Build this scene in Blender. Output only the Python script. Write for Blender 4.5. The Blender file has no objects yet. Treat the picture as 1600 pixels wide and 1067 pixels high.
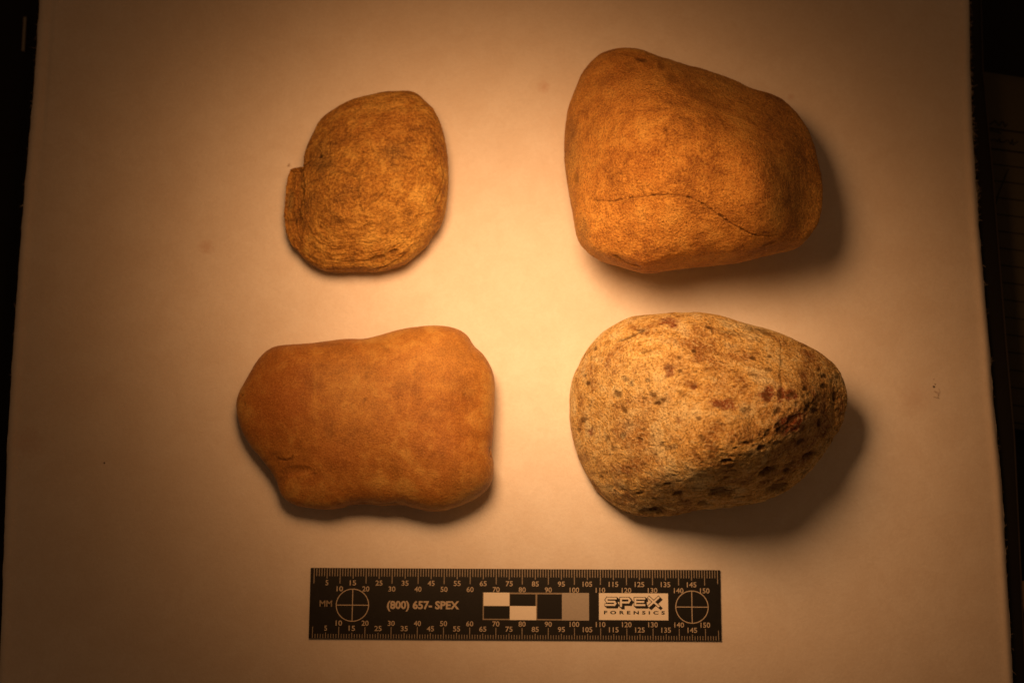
import bpy, bmesh, math, random
import numpy as np
from mathutils import Vector, Matrix

random.seed(7)
rng = np.random.default_rng(11)
scene = bpy.context.scene
COL = scene.collection
MM = 0.001

# ------------------------------------------------------------------ camera
FPX, W0, H0 = 2600.0, 1600.0, 1067.0          # focal length in pixels of the 1600 px frame
TILT = math.radians(11.8)
DIST = 0.660
CAM = Vector((0.0, -DIST * math.sin(TILT), DIST * math.cos(TILT)))
cd = bpy.data.cameras.new("camera")
cam = bpy.data.objects.new("camera", cd)
COL.objects.link(cam)
cam.location = CAM
cam.rotation_euler = (TILT, 0, 0)
cd.sensor_width = 36.0
cd.lens = 36.0 * FPX / W0
cd.clip_start = 0.02
cd.clip_end = 20.0
cd.dof.use_dof = True
cd.dof.focus_distance = DIST - 0.045
cd.dof.aperture_fstop = 9.0
scene.camera = cam
RX = np.array([1.0, 0, 0])
UP = np.array([0, math.cos(TILT), math.sin(TILT)])
FW = np.array([0, math.sin(TILT), -math.cos(TILT)])
CP = np.array(CAM)


def unproj(px, py, z=0.0):
    """world point at height z (metres) seen at a place of the photograph"""
    u, v = px - W0 / 2, H0 / 2 - py
    d = RX * u + UP * v + FW * FPX
    t = (z - CP[2]) / d[2]
    return CP + d * t


def proj(P):
    q = P - CP
    w = q @ FW
    return W0 / 2 + FPX * (q @ RX) / w, H0 / 2 - FPX * (q @ UP) / w


# ------------------------------------------------------------------ light
world = bpy.data.worlds.new("World")
scene.world = world
world.use_nodes = True
bg = world.node_tree.nodes["Background"]
bg.inputs[0].default_value = (1.0, 0.47, 0.19, 1)
bg.inputs[1].default_value = 0.066


# one warm reflector lamp held over the stones; its beam profile (bright core, wide dim spill,
# slightly oval because of the long filament) is set by the angle from the beam axis
LAMP = Vector((-0.026, 0.052, 0.250))
AIM = Vector(unproj(858, 524))
ld = bpy.data.lights.new("reflector_lamp", 'SPOT')
ld.energy = 5.8
ld.spot_size = math.radians(150)
ld.spot_blend = 0.6
ld.shadow_soft_size = 0.060
lamp = bpy.data.objects.new("reflector_lamp", ld)
COL.objects.link(lamp)
lamp.location = LAMP
ax_ = (AIM - LAMP).normalized()
lamp.rotation_euler = ax_.to_track_quat('-Z', 'Y').to_euler()
bx_ = Vector((0, 1, 0)).cross(ax_).normalized()
if bx_.x < 0: bx_ = -bx_
by_ = ax_.cross(bx_)
if by_.y > 0: by_ = -by_
ca, sa = math.cos(math.radians(35)), math.sin(math.radians(35))
long_axis = (bx_ * ca + by_ * sa) / 1.35
short_axis = by_ * ca - bx_ * sa
ld.use_nodes = True
lt = ld.node_tree
em = lt.nodes["Emission"]
gi = lt.nodes.new('ShaderNodeNewGeometry').outputs['Incoming']
def _dot(v):
    n = lt.nodes.new('ShaderNodeVectorMath'); n.operation = 'DOT_PRODUCT'
    lt.links.new(gi, n.inputs[0]); n.inputs[1].default_value = v
    return n.outputs['Value']
def _m(op, a, b=0.0):
    n = lt.nodes.new('ShaderNodeMath'); n.operation = op
    for k, q in enumerate((a, b)):
        if isinstance(q, (int, float)): n.inputs[k].default_value = q
        else: lt.links.new(q, n.inputs[k])
    return n.outputs[0]
cz_ = _m('MAXIMUM', _m('ABSOLUTE', _dot(ax_)), 0.05)
u_ = _m('DIVIDE', _dot(long_axis), cz_)
w_ = _m('DIVIDE', _dot(short_axis), cz_)
q_ = _m('SQRT', _m('ADD', _m('MULTIPLY', u_, u_), _m('MULTIPLY', w_, w_)))
PROFILE = [(0, 1.0), (.06, .97), (.12, .89), (.18, .78), (.24, .645), (.30, .51), (.36, .385), (.42, .275), (.48, .19), (.54, .125), (.60, .070), (.66, .037), (.72, .018), (.84, .006), (1.0, .003)]
rp_ = lt.nodes.new('ShaderNodeValToRGB')
rp_.color_ramp.interpolation = 'CARDINAL' if False else 'LINEAR'
while len(rp_.color_ramp.elements) < len(PROFILE): rp_.color_ramp.elements.new(0.5)
def _tint(i):       # core of the beam is a little whiter than its spill
    t = min(1.0, i ** 0.6)
    return (1.0, 0.345 + 0.185 * t, 0.076 + 0.155 * t)
for e_, (p_, i_) in zip(rp_.color_ramp.elements, PROFILE):
    c_ = _tint(i_)
    e_.position = p_
    e_.color = (c_[0] * i_, c_[1] * i_, c_[2] * i_, 1)
lt.links.new(q_, rp_.inputs[0])
lt.links.new(rp_.outputs[0], em.inputs['Color'])

scene.view_settings.view_transform = 'Standard'
scene.view_settings.look = 'None'
scene.view_settings.exposure = 0.0
scene.view_settings.gamma = 1.0
scene.render.film_transparent = False


# ------------------------------------------------------------------ helpers
def link(o, parent=None):
    COL.objects.link(o)
    if parent is not None:
        o.parent = parent
    return o


def tag(o, label=None, cat=None, group=None, kind=None):
    if label: o["label"] = label
    if cat: o["category"] = cat
    if group: o["group"] = group
    if kind: o["kind"] = kind
    return o


def mesh_obj(name, verts, faces, mat, parent=None, smooth=False):
    me = bpy.data.meshes.new(name)
    me.from_pydata([tuple(v) for v in verts], [], [tuple(f) for f in faces])
    me.update()
    if smooth:
        me.polygons.foreach_set("use_smooth", [True] * len(me.polygons))
    if mat: me.materials.append(mat)
    return link(bpy.data.objects.new(name, me), parent)


def empty(name, loc, rz=0.0):
    o = bpy.data.objects.new(name, None)
    o.empty_display_size = 0.01
    o.location = loc
    o.rotation_euler = (0, 0, rz)
    return link(o)


class NT:
    """small node-tree writer"""
    def __init__(s, name):
        s.m = bpy.data.materials.new(name)
        s.m.use_nodes = True
        s.t = s.m.node_tree
        s.b = s.t.nodes["Principled BSDF"]
        s.tc = s.n('ShaderNodeTexCoord')

    def n(s, typ, **kw):
        nd = s.t.nodes.new(typ)
        for k, v in kw.items():
            if k.startswith('i_'):
                key = k[2:]
                nd.inputs[int(key) if key.isdigit() else key.replace('_', ' ')].default_value = v
            else:
                setattr(nd, k, v)
        return nd

    def l(s, a, b): s.t.links.new(a, b)

    def noise(s, scale, detail=6, rough=0.6, dist=0.0, vec=None, out='Fac'):
        nd = s.n('ShaderNodeTexNoise')
        nd.inputs['Scale'].default_value = scale
        nd.inputs['Detail'].default_value = detail
        nd.inputs['Roughness'].default_value = rough
        nd.inputs['Distortion'].default_value = dist
        s.l(vec if vec is not None else s.tc.outputs['Object'], nd.inputs['Vector'])
        return nd.outputs[out]

    def ramp(s, fac, stops):
        nd = s.n('ShaderNodeValToRGB')
        cr = nd.color_ramp
        while len(cr.elements) < len(stops): cr.elements.new(0.5)
        for e, (p, c) in zip(cr.elements, stops):
            e.position = p
            e.color = (c, c, c, 1) if isinstance(c, (int, float)) else (*c, 1)
        s.l(fac, nd.inputs[0])
        return nd.outputs[0]

    def mix(s, fac, a, b, mode='MIX'):
        nd = s.n('ShaderNodeMix', data_type='RGBA', blend_type=mode)
        for sock, v in ((nd.inputs[0], fac), (nd.inputs[6], a), (nd.inputs[7], b)):
            if isinstance(v, (int, float)): sock.default_value = v
            elif isinstance(v, tuple): sock.default_value = (*v, 1)
            else: s.l(v, sock)
        return nd.outputs[2]

    def math(s, op, a, b=0.0, clamp=False):
        nd = s.n('ShaderNodeMath', operation=op, use_clamp=clamp)
        for sock, v in ((nd.inputs[0], a), (nd.inputs[1], b)):
            if isinstance(v, (int, float)): sock.default_value = v
            else: s.l(v, sock)
        return nd.outputs[0]

    def attr(s, name):
        return s.n('ShaderNodeAttribute', attribute_name=name).outputs['Fac']

    def bump(s, h, strength, dist, prev=None):
        nd = s.n('ShaderNodeBump')
        nd.inputs['Strength'].default_value = strength
        nd.inputs['Distance'].default_value = dist
        s.l(h, nd.inputs['Height'])
        if prev is not None: s.l(prev, nd.inputs['Normal'])
        return nd.outputs[0]

    def done(s, color=None, rough=0.7, normal=None, spec=0.4):
        if color is not None:
            if isinstance(color, tuple): s.b.inputs['Base Color'].default_value = (*color, 1)
            else: s.l(color, s.b.inputs['Base Color'])
        if isinstance(rough, (int, float)): s.b.inputs['Roughness'].default_value = rough
        else: s.l(rough, s.b.inputs['Roughness'])
        s.b.inputs['Specular IOR Level'].default_value = spec
        if normal is not None: s.l(normal, s.b.inputs['Normal'])
        return s.m


# periodic lattice noise in numpy, for real relief on the stones
LAT = rng.random((64, 64, 64)).astype(np.float32)


def vnoise(P):
    F = np.floor(P).astype(np.int64)
    f = P - F
    f = f * f * f * (f * (f * 6 - 15) + 10)
    out = 0
    for dx in (0, 1):
        for dy in (0, 1):
            for dz in (0, 1):
                w = (f[:, 0] if dx else 1 - f[:, 0]) * (f[:, 1] if dy else 1 - f[:, 1]) * (f[:, 2] if dz else 1 - f[:, 2])
                out = out + w * LAT[(F[:, 0] + dx) % 64, (F[:, 1] + dy) % 64, (F[:, 2] + dz) % 64]
    return out * 2 - 1


_q = np.array([[0.36, 0.48, -0.8], [-0.8, 0.60, 0.0], [0.48, 0.64, 0.60]])


def fbm(P, scale, octaves=4, rough=0.5, seed=0.0):
    """P in metres, scale = size of the largest lump in metres; about -1..1"""
    Q = P / scale + seed * 7.31 + 11.0
    a, s, tot = 1.0, 0.0, 0.0
    for _ in range(octaves):
        s = s + a * vnoise(Q)
        tot += a
        a *= rough
        Q = (Q @ _q.T) * 2.03 + 3.7
    return s / tot


def cube_sphere(N):
    a = np.tan(np.linspace(-math.pi / 4, math.pi / 4, N + 1))
    U, V = np.meshgrid(a, a, indexing='ij')
    U, V = U.ravel(), V.ravel()
    O = np.ones_like(U)
    sides = [(U, V, O), (V, U, -O), (O, U, V), (-O, V, U), (V, O, U), (U, -O, V)]
    pts, quads = [], []
    i, j = np.meshgrid(np.arange(N), np.arange(N), indexing='ij')
    b = (i * (N + 1) + j).ravel()
    base = np.stack([b, b + N + 1, b + N + 2, b + 1], 1)
    for k, s in enumerate(sides):
        p = np.stack(s, 1)
        pts.append(p / np.linalg.norm(p, axis=1)[:, None])
        quads.append(base + k * (N + 1) ** 2)
    pts = np.concatenate(pts)
    quads = np.concatenate(quads)
    key = np.round(pts * 1e5).astype(np.int64)
    _, idx, inv = np.unique(key, axis=0, return_index=True, return_inverse=True)
    return pts[idx], inv.ravel()[quads]


SPH, QUADS = cube_sphere(190)


def tps(ctrl, P2):
    """smooth surface through height marks ctrl = [(x, y, h)] at points P2"""
    C = np.array(ctrl)
    s = 0.02
    X = C[:, :2] / s
    n = len(C)

    def k(r2): return 0.5 * r2 * np.log(r2 + 1e-9)
    D = ((X[:, None] - X[None]) ** 2).sum(2)
    A = np.zeros((n + 3, n + 3))
    A[:n, :n] = k(D) + np.eye(n) * 0.09
    A[:n, n] = 1; A[:n, n + 1:] = X
    A[n, :n] = 1; A[n + 1:, :n] = X.T
    w = np.linalg.solve(A, np.concatenate([C[:, 2], np.zeros(3)]))
    Y = P2 / s
    out = w[n] + Y @ w[n + 1:]
    for i in range(n):
        out = out + w[i] * k(((Y - X[i]) ** 2).sum(1))
    return out


def normals(V, Q):
    a, b, c, d = (V[Q[:, i]] for i in range(4))
    fn = np.cross(c - a, d - b)
    N = np.zeros_like(V)
    for i in range(4):
        for ax in range(3):
            N[:, ax] += np.bincount(Q[:, i], fn[:, ax], len(V))
    return N / (np.linalg.norm(N, axis=1)[:, None] + 1e-12)


class Stone:
    def __init__(s, outline, zeq, heights, e_xy, e_z, lump, seed, zx=0.0, zy=0.0, zbot=0.0, ebot=0.75):
        """outline: pixels; heights: [(px, py, mm)]"""
        O = np.array(outline, float)
        s.cx, s.cy = O.mean(0)
        # dense closed outline -> target radius per angle in the picture
        Oc = np.concatenate([O, O[:1]])
        dense = []
        for i in range(len(O)):
            p0, p1, p2, p3 = O[i - 1], O[i], O[(i + 1) % len(O)], O[(i + 2) % len(O)]
            for t in np.linspace(0, 1, 12, endpoint=False):
                dense.append(0.5 * ((2 * p1) + (p2 - p0) * t + (2 * p0 - 5 * p1 + 4 * p2 - p3) * t * t + (3 * p1 - p0 - 3 * p2 + p3) * t ** 3))
        Dn = np.array(dense) - (s.cx, s.cy)
        th = np.arctan2(-Dn[:, 1], Dn[:, 0]); r = np.hypot(Dn[:, 0], Dn[:, 1])
        o = np.argsort(th); th, r = th[o], r[o]
        NB = 720
        s.ang = (np.arange(NB) + 0.5) / NB * 2 * np.pi - np.pi
        s.tgt = np.interp(s.ang, th, r, period=2 * np.pi)
        c0 = unproj(s.cx, s.cy, zeq * MM)
        base = s.tgt / 3.94 * MM * (c0[2] * 0 + (CP[2] - zeq * MM) / CP[2])
        gain = np.ones(NB)
        D = SPH
        hor = np.hypot(D[:, 0], D[:, 1])
        tht = np.arctan2(D[:, 1], D[:, 0])
        hmean = np.mean([h[2] for h in heights])
        ctrl = []
        for (px, py, h) in heights:
            p = unproj(px, py, h * MM)
            ctrl.append((p[0], p[1], h))
        rho = np.abs(hor) ** e_xy
        sz = np.abs(D[:, 2])
        up = D[:, 2] > 0
        s.rho = rho
        z0 = zeq
        zeq = z0 + (zx * D[:, 0] + zy * D[:, 1])     # the widest line of the stone tilts
        s.tht = tht
        for it in range(18):
            rr = np.interp(tht, s.ang, base * gain, period=2 * np.pi)
            X = c0[0] + rr * rho * np.cos(tht)
            Y = c0[1] + rr * rho * np.sin(tht)
            Ht = tps(ctrl, np.stack([X, Y], 1))
            Ht = np.maximum(Ht, zeq + 3)
            Z = np.where(up, zeq + (Ht - zeq) * sz ** e_z, zeq + (zbot - zeq) * sz ** ebot) * MM
            P = np.stack([X, Y, Z], 1)
            dirn = np.stack([D[:, 0] * 0.8, D[:, 1] * 0.8, D[:, 2] * 0.8], 1)
            if it == 0:
                s.L = fbm(P, 0.034, 3, 0.45, seed) * lump * MM
            wt = np.where(up, 1.0, np.clip(hor * 1.3 - 0.3, 0, 1))
            P = P + dirn * (s.L * wt)[:, None]
            u, v = proj(P)
            du, dv = u - s.cx, -(v - s.cy)
            a = np.arctan2(dv, du); rad = np.hypot(du, dv)
            bi = ((a + np.pi) / (2 * np.pi) * NB).astype(int) % NB
            mx = np.zeros(NB)
            np.maximum.at(mx, bi, rad)
            order = np.lexsort((rad, bi))
            bs = bi[order]
            last = np.r_[bs[1:] != bs[:-1], True]
            sil = order[last]                       # the outermost vertex of every picture angle
            ratio = np.interp(a[sil], s.ang, s.tgt, period=2 * np.pi) / rad[sil]
            o2 = np.argsort(tht[sil])
            rat = np.interp(s.ang, tht[sil][o2], ratio[o2], period=2 * np.pi)
            k = np.exp(-0.5 * (np.arange(-12, 13) / (4.0 if it < 12 else 2.2)) ** 2); k /= k.sum()
            rat = np.convolve(np.concatenate([rat[-12:], rat, rat[:12]]), k, 'valid')
            gain = gain * rat ** 0.75
            mx = np.interp(s.ang, s.ang[mx > 0], mx[mx > 0], period=2 * np.pi)
        print("stone fit error px", float(np.abs(mx - s.tgt).mean()), float(np.abs(mx - s.tgt).max()), "size mm", (P.max(0) - P.min(0)) * 1000)
        s.P = P
        s.attrs = {}
        s.refresh()

    def refresh(s):
        s.N = normals(s.P, QUADS)
        s.px, s.py = proj(s.P)
        q = CP - s.P
        q /= np.linalg.norm(q, axis=1)[:, None]
        s.face = np.clip((s.N * q).sum(1) * 4 + 0.3, 0, 1)

    def disp(s, mm):
        s.P = s.P + s.N * (mm * MM)[:, None]

    def wob(s, amp, scale=0.003, seed=0):
        return amp * fbm(s.P, scale, 3, 0.6, seed), amp * fbm(s.P, scale, 3, 0.6, seed + 5)

    def line(s, pts, w, wobble=1.5, seed=1.0, taper=True):
        """mask of a line drawn on the visible side, width w in picture pixels"""
        ox, oy = s.wob(wobble, 0.004, seed)
        x, y = s.px + ox, s.py + oy
        best = np.full(len(x), 1e9)
        tt = np.zeros(len(x))
        n = len(pts) - 1
        for i in range(n):
            (x0, y0), (x1, y1) = pts[i], pts[i + 1]
            dx, dy = x1 - x0, y1 - y0
            t = np.clip(((x - x0) * dx + (y - y0) * dy) / (dx * dx + dy * dy), 0, 1)
            d = np.hypot(x - x0 - t * dx, y - y0 - t * dy)
            m = d < best
            best = np.where(m, d, best)
            tt = np.where(m, (i + t) / n, tt)
        wv_ = w * np.clip(0.85 + 1.1 * fbm(s.P, 0.0045, 2, 0.6, seed + 20), 0.25, 2.0)
        g = np.exp(-(best / wv_) ** 2)
        if taper: g = g * np.clip(np.minimum(tt, 1 - tt) * 8 + 0.25, 0, 1)
        return g * s.face

    def spot(s, x, y, rx, ry, ang=0.0, edge=0.35, rough=0.35, seed=0.0):
        """irregular patch mask"""
        a = math.radians(ang)
        dx, dy = s.px - x, s.py - y
        near = (np.abs(dx) < 3 * max(rx, ry)) & (np.abs(dy) < 3 * max(rx, ry))
        out = np.zeros(len(dx))
        if not near.any(): return out
        dx, dy = dx[near], dy[near]
        u = (dx * math.cos(a) - dy * math.sin(a)) / rx
        v = (dx * math.sin(a) + dy * math.cos(a)) / ry
        d = np.hypot(u, v) + rough * fbm(s.P[near], 0.0022, 3, 0.6, seed + x * 0.37)
        out[near] = np.clip((1 + edge - d) / (2 * edge), 0, 1)
        return out * s.face

    def add(s, name, val):
        s.attrs[name] = s.attrs.get(name, 0) + val

    def build(s, name, mat):
        zmin = s.P[:, 2].min()
        s.P[:, 2] -= zmin + 0.0003
        c = np.array([s.P[:, 0].mean(), s.P[:, 1].mean(), 0.0])
        me = bpy.data.meshes.new(name)
        V = (s.P - c).astype(np.float32)
        me.vertices.add(len(V)); me.vertices.foreach_set("co", V.ravel())
        nq = len(QUADS)
        me.loops.add(nq * 4); me.loops.foreach_set("vertex_index", QUADS.ravel().astype(np.int32))
        me.polygons.add(nq)
        me.polygons.foreach_set("loop_start", (np.arange(nq) * 4).astype(np.int32))
        me.polygons.foreach_set("loop_total", np.full(nq, 4, np.int32))
        me.polygons.foreach_set("use_smooth", np.ones(nq, bool))
        for k in ('dark', 'red', 'light', 'grey'):
            at = me.attributes.new(k, 'FLOAT', 'POINT')
            v = s.attrs.get(k, np.zeros(len(V)))
            at.data.foreach_set("value", np.clip(v, 0, 1).astype(np.float32))
        me.update(); me.validate()
        me.materials.append(mat)
        o = link(bpy.data.objects.new(name, me))
        o.location = c
        return o


# ------------------------------------------------------------------ materials
def stone_mat(name, c_dark, c_mid, c_light, c_red, c_grey, mottle, grain_amt, grain_scale, fleck_amt, bump, rough=0.75, streak=0.25):
    m = NT(name)
    big = m.noise(38, 5, 0.6, 0.4)
    med = m.noise(150, 6, 0.68, 0.3)
    t = m.math('ADD', m.math('MULTIPLY', big, 0.45), m.math('MULTIPLY', med, 0.55))
    col = m.ramp(t, [(0.5 - mottle, c_dark), (0.50, c_mid), (0.5 + mottle, c_light)])
    rb = m.ramp(m.noise(60, 5, 0.65, 0.8), [(0.50, 0.0), (0.66, 1.0)])          # rusty blotches
    col = m.mix(m.math('MULTIPLY', rb, 0.45), col, c_red)
    col = m.mix(m.attr('red'), col, c_red)
    col = m.mix(m.attr('grey'), col, c_grey)
    col = m.mix(m.attr('light'), col, c_light)
    # sandy grain: every grain a little lighter or darker than the next
    gr = m.noise(grain_scale, 3, 0.75, 0.2)
    lo, hi = 1.0 - grain_amt, 1.0 + grain_amt * 0.8
    g = m.ramp(gr, [(0.34, lo), (0.50, 1.0), (0.64, 1.0)])
    g2 = m.ramp(gr, [(0.50, 0.0), (0.66, grain_amt * 0.75)])
    col = m.mix(1.0, col, g, 'MULTIPLY')
    col = m.mix(g2, col, tuple(min(1.0, x * 1.45) for x in c_light))
    # small brown streaks and clusters
    mp = m.n('ShaderNodeMapping')
    mp.inputs['Scale'].default_value = (0.55, 1.25, 1.0)
    mp.inputs['Rotation'].default_value = (0, 0, 0.25)
    m.l(m.tc.outputs['Object'], mp.inputs['Vector'])
    st = m.ramp(m.noise(330, 6, 0.72, 0.5, mp.outputs[0]), [(0.53, 0.0), (0.64, 1.0)])
    col = m.mix(m.math('MULTIPLY', st, streak), col, tuple(x * 0.75 for x in c_dark))
    # dark mineral flecks
    fl = m.ramp(m.noise(grain_scale * 0.55, 4, 0.7, 0.6), [(0.59, 0.0), (0.66, 1.0)])
    dk = tuple(x * 0.42 for x in c_dark)
    col = m.mix(m.math('MULTIPLY', fl, fleck_amt), col, dk)
    col = m.mix(m.attr('dark'), col, tuple(x * 0.28 for x in c_dark))
    nrm = m.bump(m.noise(300, 4, 0.7), bump * 0.55, 0.0016)
    nrm = m.bump(gr, bump, 0.0007, nrm)
    nrm = m.bump(fl, -0.3 * min(1, bump), 0.0004, nrm) if False else nrm
    return m.done(col, rough - 0.08, nrm, 0.32)


M = {}
M['tl'] = stone_mat("banded_brown_stone", (0.24, 0.108, 0.022), (0.44, 0.212, 0.036), (0.69, 0.42, 0.095), (0.42, 0.17, 0.032), (0.24, 0.165, 0.06), 0.11, 0.42, 950, 0.15, 1.3, 0.75, 0.22)
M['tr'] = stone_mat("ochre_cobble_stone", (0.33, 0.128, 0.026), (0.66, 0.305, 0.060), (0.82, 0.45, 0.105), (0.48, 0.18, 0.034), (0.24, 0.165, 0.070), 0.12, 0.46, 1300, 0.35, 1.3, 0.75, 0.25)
M['bl'] = stone_mat("smooth_tan_stone", (0.30, 0.126, 0.026), (0.44, 0.196, 0.040), (0.60, 0.345, 0.088), (0.38, 0.135, 0.025), (0.30, 0.21, 0.085), 0.11, 0.26, 1500, 0.22, 0.5, 0.6, 0.10)
M['br'] = stone_mat("speckled_granular_stone", (0.42, 0.21, 0.055), (0.88, 0.58, 0.185), (0.94, 0.78, 0.42), (0.30, 0.075, 0.022), (0.22, 0.14, 0.065), 0.10, 0.58, 1050, 0.35, 1.5, 0.75, 0.50)

m = NT("white_foam_sheet")
lowf = m.noise(9, 3, 0.5)
c = m.ramp(lowf, [(0.35, (0.76, 0.735, 0.70)), (0.65, (0.83, 0.815, 0.79))])
mo = m.noise(70, 6, 0.7, 0.5)
c = m.mix(m.math('MULTIPLY', m.ramp(mo, [(0.40, 1.0), (0.60, 0.0)]), 0.22), c, (0.66, 0.57, 0.48))
fb = m.noise(260, 5, 0.75, 2.0)
c = m.mix(m.math('MULTIPLY', m.ramp(fb, [(0.42, 1.0), (0.56, 0.0)]), 0.10), c, (0.55, 0.48, 0.40))
fz = m.noise(900, 4, 0.8)
c = m.mix(m.math('MULTIPLY', m.ramp(fz, [(0.35, 1.0), (0.55, 0.0)]), 0.07), c, (0.45, 0.40, 0.34))
for (sx_, sy_, sr_, am_) in ((850, 136, .0026, .35), (322, 386, .0030, .30), (1236, 152, .0016, .25), (1432, 620, .0060, .14), (40, 690, .006, .2)):
    p_ = unproj(sx_, sy_)
    dn_ = m.n('ShaderNodeVectorMath', operation='DISTANCE')
    wob_ = m.n('ShaderNodeVectorMath', operation='SCALE'); wob_.inputs['Scale'].default_value = sr_ * 1.6
    m.l(m.noise(700, 3, 0.7, out='Color'), wob_.inputs[0])
    ad_ = m.n('ShaderNodeVectorMath', operation='ADD')
    m.l(m.tc.outputs['Object'], ad_.inputs[0]); m.l(wob_.outputs[0], ad_.inputs[1])
    m.l(ad_.outputs[0], dn_.inputs[0])
    dn_.inputs[1].default_value = (p_[0] + sr_ * .8, p_[1] + sr_ * .8, sr_ * .8)
    st_ = m.ramp(m.math('DIVIDE', dn_.outputs['Value'], sr_ * 2), [(0.1, 1.0), (0.6, 0.0)])
    c = m.mix(m.math('MULTIPLY', st_, am_), c, (0.50, 0.22, 0.12))
nr = m.bump(m.noise(38, 4, 0.6), 0.35, 0.0010)
nr = m.bump(m.noise(650, 5, 0.8), 0.35, 0.0006, nr)
M['foam'] = m.done(c, 0.95, nr, 0.1)

m = NT("black_plastic")
M['black'] = m.done((0.006, 0.006, 0.006), 0.55, m.bump(m.noise(700, 3), 0.2, 0.0003), 0.25)
m = NT("ruler_black")
M['rblack'] = m.done(m.ramp(m.noise(400, 4), [(0.3, (0.004, 0.004, 0.004)), (0.7, (0.008, 0.0075, 0.007))]), 0.5, m.bump(m.noise(1500, 3), 0.15, 0.0002), 0.25)
m = NT("ruler_edge")
M['redge'] = m.done((0.03, 0.028, 0.025), 0.4, None, 0.4)
def flat(name, col, rough=0.6, var=0.12):
    m = NT(name)
    a = tuple(x * (1 - var) for x in col)
    return m.done(m.ramp(m.noise(1200, 4, 0.7), [(0.35, a), (0.6, col)]), rough, None, 0.3)
M['ink'] = flat("cream_print", (0.34, 0.29, 0.23), 0.6, 0.25)
M['inkhi'] = flat("cream_lettering", (0.55, 0.48, 0.39), 0.6, 0.2)
M['white'] = flat("white_patch", (0.93, 0.92, 0.86), 0.5, 0.04)
M['grey'] = flat("grey_patch", (0.44, 0.42, 0.39), 0.5, 0.10)
M['bpatch'] = flat("black_patch", (0.004, 0.004, 0.004), 0.6, 0.1)
M['pblack'] = flat("black_lettering", (0.012, 0.011, 0.010), 0.5, 0.1)
m = NT("dark_table")
M['table'] = m.done(m.ramp(m.noise(12, 5), [(0.3, (0.004, 0.004, 0.003)), (0.7, (0.008, 0.007, 0.006))]), 0.6, m.bump(m.noise(120, 4), 0.2, 0.001), 0.2)
M['paper'] = flat("form_paper", (0.075, 0.072, 0.055), 0.9, 0.1)
M['pline'] = flat("form_print", (0.010, 0.010, 0.010), 0.8, 0.1)
M['tan'] = flat("tan_card", (0.50, 0.34, 0.18), 0.8, 0.15)
M['metal'] = flat("dull_metal", (0.30, 0.29, 0.25), 0.45, 0.2)
M['lint'] = flat("brown_lint", (0.46, 0.32, 0.22), 0.9, 0.3)
M['grit'] = flat("dark_grit", (0.09, 0.06, 0.035), 0.8, 0.3)
M['fibre'] = flat("white_fibre", (0.70, 0.66, 0.60), 0.9, 0.1)
M['edgehi'] = flat("edge_highlight", (0.032, 0.028, 0.024), 0.6, 0.3)  # lighter strip that paints the highlight along the box rim

# ------------------------------------------------------------------ table, box, foam sheet
def box_mesh(name, x0, x1, y0, y1, z0, z1, mat, parent=None, bev=0.0):
    bm = bmesh.new()
    bmesh.ops.create_cube(bm, size=1)
    for v in bm.verts:
        v.co = ((x0 + x1) / 2 + v.co.x * (x1 - x0), (y0 + y1) / 2 + v.co.y * (y1 - y0), (z0 + z1) / 2 + v.co.z * (z1 - z0))
    if bev:
        bmesh.ops.bevel(bm, geom=bm.edges[:], offset=bev, segments=2, affect='EDGES')
    me = bpy.data.meshes.new(name); bm.to_mesh(me); bm.free()
    me.materials.append(mat)
    return link(bpy.data.objects.new(name, me), parent)


TZ = -0.030
tb = box_mesh("table", -0.9, 0.9, -0.8, 0.8, TZ - 0.03, TZ, M['table'])
tag(tb, kind="structure")

# sheet outline
LEFT = [(62, -60), (60, 4), (50, 150), (36, 300), (27, 420), (19, 534), (10, 684), (1, 954), (-8, 1150), (-14, 1260)]
RIGHT = [(1514, -60), (1516, 0), (1517, 100), (1521, 200), (1526, 280), (1531, 350), (1547, 534), (1552, 609), (1567, 759), (1583, 1034), (1590, 1150), (1596, 1260)]
La = np.array([unproj(*p)[:2] for p in LEFT]); Ra = np.array([unproj(*p)[:2] for p in RIGHT])
y_top, y_bot = La[0][1], La[-1][1]


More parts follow.
